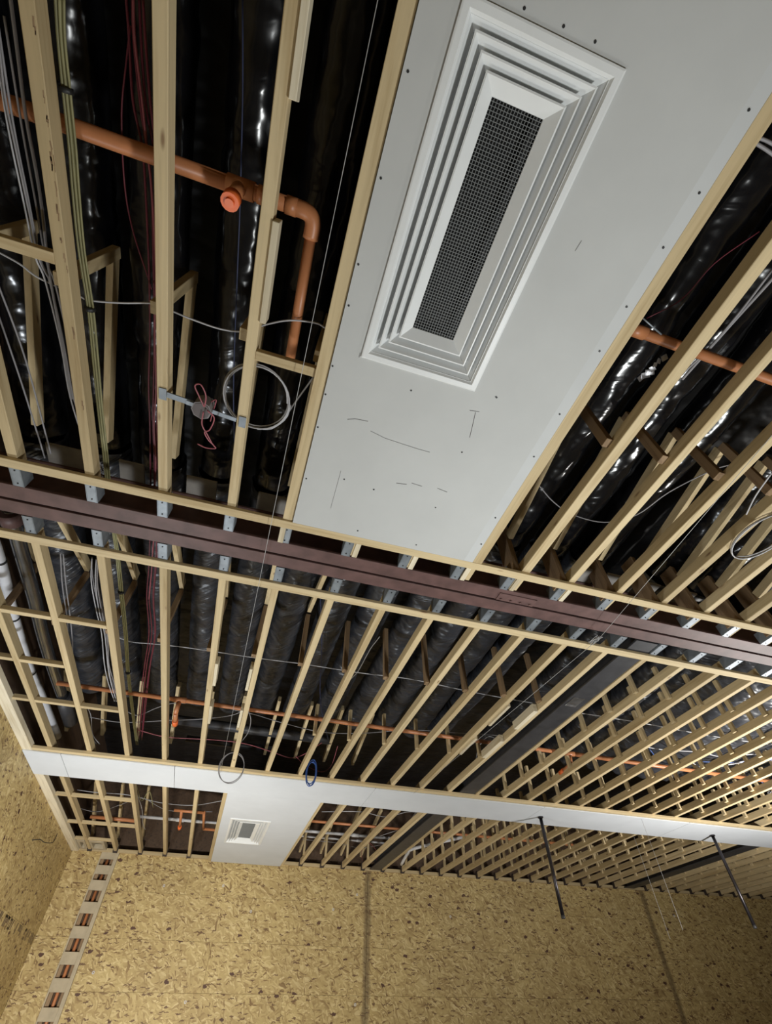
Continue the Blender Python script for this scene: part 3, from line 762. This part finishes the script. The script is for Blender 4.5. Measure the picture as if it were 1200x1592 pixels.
# ------------------------------------------------------------------ electrical bracket and box
t = thing('box_bracket', 'galvanised adjustable bracket holding a grey junction box between two joists', 'bracket', (-.263, .628, .996))
MB().beam((-.345, .6155, .9975), (-.285, .6215, .9975), .014, .003).build('bar', GALV, t)
MB().beam((-.300, .6205, .9945), (-.182, .633, .9945), .0105, .003).build('bar', GALV, t)
for (xx, yy) in ((-.357, .614), (-.170, .634)):
    MB().box(xx - .006, xx + .011, yy - .012, yy + .018, .9965, .9988, .0005).build('foot', GALV, t)
m = MB(); m.tube([(-.262, .626, .984), (-.262, .626, .9995), (-.262, .626, 1.02)], .024 * S, 8, False); m.build('box', BOX, t)
m = MB(); m.tube([(-.262, .626, .9825), (-.262, .626, .9842)], .021 * S, 8, False); m.build('box_face', plain('box_mouth', (.12, .10, .10), .6), t)

# ------------------------------------------------------------------ cables
def cable(parent, pts, r=.004, mat=C_GREY, name='cable', step=5, seg=6):
    m = MB(); m.tube(pts, r, seg, True, step); return m.build(name, mat, parent)
def A_(z, *pts): return [at(u, v, z) for u, v in pts]
def bundle(name, label, strands, cat='cable'):
    base = strands[0][0][0]; t = thing(name, label, cat, (base[0], base[1], base[2]))
    for pts, r, mat in strands: cable(t, pts, r, mat)
    return t
def shift(pts, dx, dz=0.0, wob=.0): return [(p[0] + dx + RNG.uniform(-wob, wob), p[1], p[2] + dz) for p in pts]
# yellow-green
yg = A_(1.055, (92, -10), (95, 60), (103, 140), (112, 230), (118, 300), (127, 390), (140, 480), (148, 560), (156, 640), (163, 700))
yg += A_(1.14, (169, 765), (174, 800), (178, 832), (183, 865))
yg += A_(1.09, (188, 920), (195, 985), (199, 1045), (206, 1105), (213, 1158))
t = bundle('cable_bundle', 'yellowish green cable bundle running between the joists at left', [(shift(yg, -.0055, 0, .001), .0052, C_YEL), (shift(yg, -.002, .003, .001), .005, C_YEL), (yg, .0056, C_YEL), (shift(yg, .0035, .003, .001), .005, C_YEL), (shift(yg, .0062, 0, .001), .0045, C_YEL)])
for q in (2, 6, 14, 16): 
    a = Vector(yg[q]); m = MB(); m.tube([tuple(a - Vector((0, .004, 0))), tuple(a + Vector((0, .004, 0)))], .024, 8); m.build('tie', C_BLK, t)
# greys far left
g1 = A_(1.055, (-6, 20), (20, 190), (44, 310), (62, 400), (78, 440), (100, 540), (115, 620), (140, 700), (152, 730))
bundle('cable_bundle', 'bundle of grey cables with one ribbed conduit, far left of the frame',
       [(g1, .0048, C_GREY), (shift(g1, .012, 0, .002), .0045, C_GREY), (A_(1.055, (14, -20), (27, 80), (40, 180), (56, 265), (66, 330), (76, 420), (98, 540), (112, 620)), .0065, C_GREY), (A_(1.05, (-4, 50), (8, 150), (24, 230), (43, 320), (60, 400), (74, 430)), .0042, C_GREY), (shift(g1, -.008, 0, .002), .0045, C_WHITE)])
bundle('cable_pair', 'two straight grey cables in the left edge bay above the ledger', [(A_(1.06, (-20, 400), (0, 450), (40, 560), (79, 705)), .0045, C_GREY), (A_(1.06, (-10, 470), (0, 497), (35, 600), (70, 712)), .0045, C_GREY)])
# reds
rd = A_(1.10, (206, -10), (208, 60), (218, 160), (228, 230), (236, 300), (239, 420), (240, 520), (239, 600), (238, 660), (240, 715))
rd2 = rd + A_(1.14, (240, 760), (240, 800), (238, 850)) + A_(1.12, (236, 885), (232, 930), (236, 985), (228, 1035), (222, 1090), (216, 1150))
bundle('cable_bundle', 'dark red cable bundle running beside the second near joist and on past the beam',
       [(rd2, .0052, C_RED), (shift(rd2, .010, .004, .003), .0052, C_RED), (shift(rd2, -.010, .0, .003), .005, C_RED), (shift(rd2, .016, .0, .003), .005, C_RED),
        (A_(1.10, (203, 40), (196, 100), (189, 180), (194, 290), (207, 360), (228, 425), (236, 450)), .0035, C_RED), (shift(rd2[:-4], .004, -.004, .004), .0048, C_PINK)])
bundle('cable', 'single dark blue cable hanging in the bay between second and third joists', [(A_(1.2, (377, -10), (377, 150), (373, 320), (368, 450), (363, 620), (368, 780)), .0035, C_NAVY)])
bundle('cable', 'grey cable looping across the near joists, left of the plasterboard', [(A_(1.06, (-10, 388), (30, 410), (60, 432), (118, 458), (140, 467), (190, 471), (240, 472), (268, 484), (300, 497), (345, 512), (383, 515), (412, 505), (450, 498), (490, 502), (506, 510)), .0045, C_WHITE)])
def coil(c, rx, ry, turns, r, mat, z, label, tail, name='cable_coil', cat='cable', wob=.006):
    t = thing(name, label, cat, (c[0], c[1], z)); pts = []
    n = int(turns * 16)
    for k in range(n + 1):
        a = 2 * math.pi * k / 16; w = 1 + wob / .06 * math.sin(k * .37) * .6
        pts.append((c[0] + rx * w * math.cos(a), c[1] + ry * w * math.sin(a), z + .004 * math.sin(k * .21) + .0015 * k / 16))
    cable(t, pts, r, mat, 'coil', 2)
    if tail: cable(t, tail, r, mat, 'tail', 4)
    return t
coil((-.145, .585), .080, .085, 3.0, .0045, C_WHITE, 1.052, 'coil of white cable hung beside the third joist, left of the plasterboard', A_(1.055, (400, 667), (430, 662), (470, 610), (488, 585)), wob=.012)
coil((1.375, .555), .070, .095, 2.3, .0042, C_WHITE, .988, 'coil of white cable hanging under the joists at the right edge of the photo', A_(.99, (1160, 800), (1175, 770), (1200, 735)))
def vring(c, rx, rz, turns, r, mat, label, tail, wob=.05, cat='cable', yd=.004):
    t = thing('cable_coil', label, cat, (c[0], c[1], c[2] - rz)); pts = []
    for k in range(int(turns * 16) + 1):
        a = math.pi / 2 + 2 * math.pi * k / 16; w = 1 + wob * math.sin(k * .53)
        pts.append((c[0] + rx * w * math.cos(a), c[1] + yd * math.sin(k * .4), c[2] + rz * w * math.sin(a)))
    cable(t, pts, r, mat, 'coil', 2)
    if tail: cable(t, tail, r, mat, 'tail', 4)
vring((-.0, 2.70, .945), .062, .075, 2.0, .0042, C_GREY, 'grey cable ring hanging in front of the white bulkhead above the small vent', A_(1.02, (362, 1185), (372, 1158), (385, 1140), (390, 1120), (386, 1105)))
vring((.44, 2.80, 1.0), .026, .065, 5.0, .0050, C_BLUE, 'blue cable coil hanging at the near edge of the white bulkhead', None, .12, yd=.012)
coil((-.300, 4.86), .0, .0, 1, .001, C_GREY, 1.2, 'x', None) if False else None
# cables crossing beyond the beam
for i, (z, pts, mat, lb) in enumerate((
    (1.12, [(182, 990), (205, 998), (240, 1001), (300, 1008), (400, 1023), (470, 1032), (560, 1046), (640, 1056), (730, 1075), (800, 1088), (870, 1100)], C_WHITE, 'thin white cable crossing the ducts just beyond the brown beam'),
    (1.14, [(195, 1105), (215, 1112), (245, 1100), (275, 1093), (340, 1098), (370, 1105), (400, 1112), (440, 1124), (500, 1138), (560, 1140), (640, 1135), (720, 1140), (800, 1145)], C_GREY, 'wavy grey cable crossing above the joists behind the orange pipe'),
    (1.15, [(140, 1115), (190, 1123), (260, 1120), (310, 1118), (360, 1112), (385, 1100)], C_GREY, 'grey cable sagging through the left joists before the bulkhead'),
    (1.12, [(215, 1135), (260, 1146), (330, 1150), (380, 1156), (420, 1168), (450, 1178), (470, 1174), (500, 1155)], C_PINK, 'pinkish cable drooping just before the white bulkhead'),
    (1.10, [(460, 1176), (475, 1190), (500, 1200), (515, 1190), (525, 1160)], C_PINK, 'dark pink cable loop hanging before the bulkhead left of the blue coil'),
    (1.14, [(590, 990), (575, 1010), (556, 1044), (540, 1060)], C_WHITE, 'white cable slanting past the joist beyond the beam'),
    (1.12, [(740, 1180), (745, 1160), (760, 1145), (775, 1155), (770, 1170)], C_WHITE, 'tangle of white cable ends beside the wide pale packer'),
    (1.2, [(500, 880), (498, 925), (500, 1000), (498, 1090), (510, 1150)], C_NAVY, 'dark cable hanging in the bay past the beam, centre left')
    )):
    bundle('cable', lb, [(A_(z, *pts), .0045, mat)])
gb = A_(1.06, (143, 868), (142, 905), (150, 950), (158, 985), (162, 1030), (168, 1060), (178, 1090))
bundle('cable_bundle', 'bundle of white and grey cables tied between joists left of centre beyond the beam', [(gb, .0045, C_WHITE), (shift(gb, .012, 0, .004), .0045, C_WHITE), (shift(gb, .022, 0, .004), .0045, C_GREY), (shift(gb, .016, .006, .006), .0045, C_GREY), (shift(gb, .006, .004, .008), .0045, C_GREY)])
gb = A_(1.05, (94, 860), (97, 910), (104, 960), (106, 1000), (110, 1050), (122, 1085), (136, 1110), (138, 1140), (150, 1157))
bundle('cable_bundle', 'pair of grey cables looping down the first joist beyond the beam', [(gb, .0045, C_GREY), (shift(gb, .014, 0, .006), .0045, C_GREY)])
# pink tails at the junction box
bundle('cable_tail', 'pinkish red cable tails spilling from the junction box', [
    (A_(.978, (317, 632), (309, 615), (303, 600), (312, 598), (320, 615), (318, 632)), .0035, C_PINK),
    (A_(.975, (316, 640), (314, 660), (322, 675), (330, 690), (335, 697), (320, 696), (307, 690)), .0035, C_PINK),
    (A_(.975, (322, 638), (333, 650), (326, 668), (318, 672), (324, 684), (332, 692)), .0035, C_PINK),
    (A_(1.0, (328, 625), (336, 622), (331, 640), (327, 655)), .003, C_PINK)])
# cable tangle in the far left bays and in the far right of the field
for i, (z, pts, mat) in enumerate((
    (1.12, [(120, 1228), (150, 1232), (200, 1236), (250, 1248), (300, 1252), (345, 1245)], C_WHITE),
    (1.10, [(110, 1252), (150, 1262), (190, 1250), (220, 1240), (262, 1260), (330, 1262)], C_GREY),
    (1.08, [(206, 1222), (215, 1240), (221, 1260), (222, 1280), (226, 1290)], C_WHITE),
    (1.08, [(212, 1220), (220, 1245), (232, 1230), (238, 1255)], C_YEL),
    (1.07, [(182, 1310), (210, 1317), (250, 1318), (290, 1321), (330, 1322)], C_WHITE),
    (1.10, [(500, 1262), (560, 1262), (600, 1270), (640, 1262), (680, 1275)], C_WHITE),
    (1.06, [(566, 1345), (562, 1325), (572, 1310), (586, 1325), (584, 1345)], C_PINK),
    (1.12, [(470, 1305), (520, 1310), (560, 1318), (600, 1312)], C_GREY),
    (1.10, [(590, 1300), (630, 1285), (650, 1262), (680, 1280), (700, 1260)], C_WHITE))):
    bundle('cable', ['white cable draped across the far left bays before the bulkhead edge', 'grey cable waving across the far left bays', 'white cable dropping between joists in the far left bays', 'yellowish cable loop in the far left bays',
                     'thin white cable along the far wall at left', 'white cable crossing the bays right of the far panel', 'pinkish cable loop hanging at the far wall near the dark beam', 'grey cable low in the bays right of the far panel', 'white cable zigzagging beside the dark beam beyond the bulkhead'][i], 'cable' and [(A_(z, *pts), .0045, mat)])
for i in range(9):
    rg = random.Random(50 + i); x0 = 2.2 + .22 * i; pts = []
    for k in range(9): pts.append((x0 + k * .17 + rg.uniform(-.05, .05), 2.15 + .09 * i * rg.random() + .30 * math.sin(k * .7 + i) * .4 + rg.uniform(-.05, .05), 1.10 + rg.uniform(0, .06)))
    bundle('cable', '%s cable tangled among the far right joists, %s of the tangle from the left' % ('blue' if i % 3 == 1 else 'white', ORD[i + 1]), [(pts, .006, C_BLUE if i % 3 == 1 else C_WHITE)])
bundle('cable', 'pale cable crossing the bright ducts at far right', [([(1.4, 1.95, 1.13), (2.0, 1.93, 1.12), (2.7, 1.97, 1.13), (3.4, 1.92, 1.12)], .0055, C_WHITE)])
# right of the panel
bundle('cable', 'grey cable looping under the ducts right of the plasterboard', [(A_(1.2, (838, 755), (860, 780), (890, 800), (940, 812), (990, 800), (1040, 765), (1110, 730), (1150, 720)), .0042, C_GREY)])
bundle('cable_bundle', 'pale cable bundle crossing behind the first right hand joist beside the orange pipe', [(A_(1.10, (1060, 590), (1100, 545), (1140, 500), (1190, 445), (1230, 400)), .008, C_GREY), (A_(1.10, (1060, 582), (1105, 538), (1150, 485), (1200, 420)), .006, C_GREY)])
bundle('cable_bundle', 'grey cables behind the right board batten near the top right corner', [(A_(1.10, (1168, 212), (1190, 218), (1215, 232)), .007, C_GREY), (A_(1.10, (1170, 220), (1190, 232), (1215, 250)), .007, C_GREY)])
bundle('cable', 'thin dark red cable crossing the black duct right of the plasterboard', [(A_(1.13, (1005, 495), (1060, 465), (1110, 410), (1180, 360)), .003, C_RED)])
tag(cable(None, A_(1.04, (994, 490), (1028, 520)), .004, GALV, 'hanger_wire', 1), 'short steel wire tying the right orange pipe to the joist', 'wire')
# strings
def line(a, b_, r, label, mat=STRING, name='string'):
    m = MB(); m.tube([a, b_], r, 5); tag(m.build(name, mat), label, 'string')
line((-.048, -1.2, .975), (-.052, 2.875, .975), .0016, 'taut white string running the length of the ceiling left of the plasterboard')
line((1.05, -.1, .9755), (1.20, 1.15, .9755), .0016, 'taut white string slanting from the right frame edge to the brown beam')
line((1.20, 1.15, .9755), (1.085, 2.88, .978), .0016, 'taut white string continuing from the brown beam toward the bulkhead')
m = MB(); kp = []
for k in range(26): kp.append((1.197 + RNG.uniform(-.016, .016), 1.165 + RNG.uniform(-.03, .03), .978 + RNG.uniform(-.006, .010)))
m.tube(kp, .0018, 5, True, 3); tag(m.build('string_knot', STRING), 'tangled white string knot tied at the brown beam', 'string')
_a = at(997, 1273, .979); _b = at(984, 1297, .979)
line(_a, (_a[0] + .004, _a[1] + .003, .42), .0016, 'right one of two thin strings hanging from the bulkhead')
line(_b, (_b[0] + .004, _b[1] + .003, .42), .0016, 'left one of two thin strings hanging from the bulkhead')

# ------------------------------------------------------------------ hanging poles
for (x, y, zb_, lb) in ((2.050, 3.050, .470, 'thin dark steel pole hanging from the white bulkhead, left one'), (3.475, 3.055, .475, 'thin dark steel pole hanging from the white bulkhead, right one')):
    t = thing('hanging_pole', lb, 'pole', (x, y, zb_), 'two dark poles hanging from the bulkhead')
    m = MB(); m.tube([(x, y, zb_), (x, y, .976)], .0135 * S * .8, 12); m.build('tube', POLE, t)
    m = MB(); m.tube([(x, y, .972), (x, y, .979)], .018 * S, 14, False); m.build('top_plate', POLE, t)
    m = MB(); m.tube([(x, y, zb_ - .004), (x, y, zb_ + .012)], .0145 * S * .8, 12); m.build('end_cap', PRIMER_D, t)

# ------------------------------------------------------------------ service riser in the corner
rz = thing('riser_panel', 'tall pale ply riser panel with a ladder of slots beside the left corner', 'panel', (-.76, YF, FZ))
slots = [(.951, .912), (.857, .820), (.759, .692), (.627, .557), (.492, .423), (.359, .294), (.228, .160), (.097, .03)]
z = .03
while z > FZ + .15: slots.append((z - .068, z - .133)); z -= .133
prev = 1.004
for (a, b_) in slots:
    MB().box(-.829, -.7265, YF - .010, YF + .004, a, prev, .0015).build('rung', RISER, rz); prev = b_
MB().box(-.829, -.7265, YF - .010, YF + .004, FZ, prev, .0015).build('rung', RISER, rz)
MB().box(-.7263, -.7005, YF - .012, YF + .03, FZ, 1.004, .0015).build('rail', RISER, rz)
MB().box(-.8298, -.820, YF - .009, YF + .03, FZ, 1.004, .0015).build('rail', RISER, rz)
t = thing('orange_pipe', 'upright orange pipe seen through the slots of the corner riser', 'pipe', (-.772, YF + .025, FZ))
pipe(t, 'run', [(-.772, YF + .025, FZ), (-.772, YF + .025, 1.02)], .0110)
MB().box(-.819, -.794, YF + .012, YF + .042, FZ, 1.0).build('stud', T_brown, t) if False else None
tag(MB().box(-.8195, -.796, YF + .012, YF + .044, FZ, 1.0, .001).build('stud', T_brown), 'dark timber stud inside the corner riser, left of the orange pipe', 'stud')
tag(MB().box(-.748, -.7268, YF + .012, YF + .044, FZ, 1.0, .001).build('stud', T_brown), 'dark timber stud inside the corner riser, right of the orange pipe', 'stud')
# slotted blocks at the ceiling corner
for i, (x0_, x1_) in enumerate(((-.99, -.935), (-.905, -.80))):
    t = thing('slotted_block', 'pale slotted ply block at the far left ceiling corner, %s one' % ('left' if i == 0 else 'right'), 'block', ((x0_ + x1_) / 2, 4.74, 1.0))
    MB().box(x0_, x0_ + .016, 4.60, 4.845, 1.0, 1.03, .001).build('side', RISER, t); MB().box(x1_ - .016, x1_, 4.60, 4.845, 1.0, 1.03, .001).build('side', RISER, t)
    MB().box(x0_ + .0162, x1_ - .0162, 4.60, 4.65, 1.0, 1.03, .001).build('end', RISER, t); MB().box(x0_ + .0162, x1_ - .0162, 4.80, 4.845, 1.0, 1.03, .001).build('end', RISER, t)
# black loose cable on the left wall
bundle('cable', 'dark cable end poking out of the left strand board wall', [([(XL + .002, 3.75, .80), (XL + .03, 3.8, .815), (XL + .02, 3.95, .835), (XL + .03, 4.1, .87), (XL + .02, 4.15, .93)], .005, C_BLK)])

for o in PROTOS: bpy.data.objects.remove(o)
bpy.data.objects.remove(proto_root)
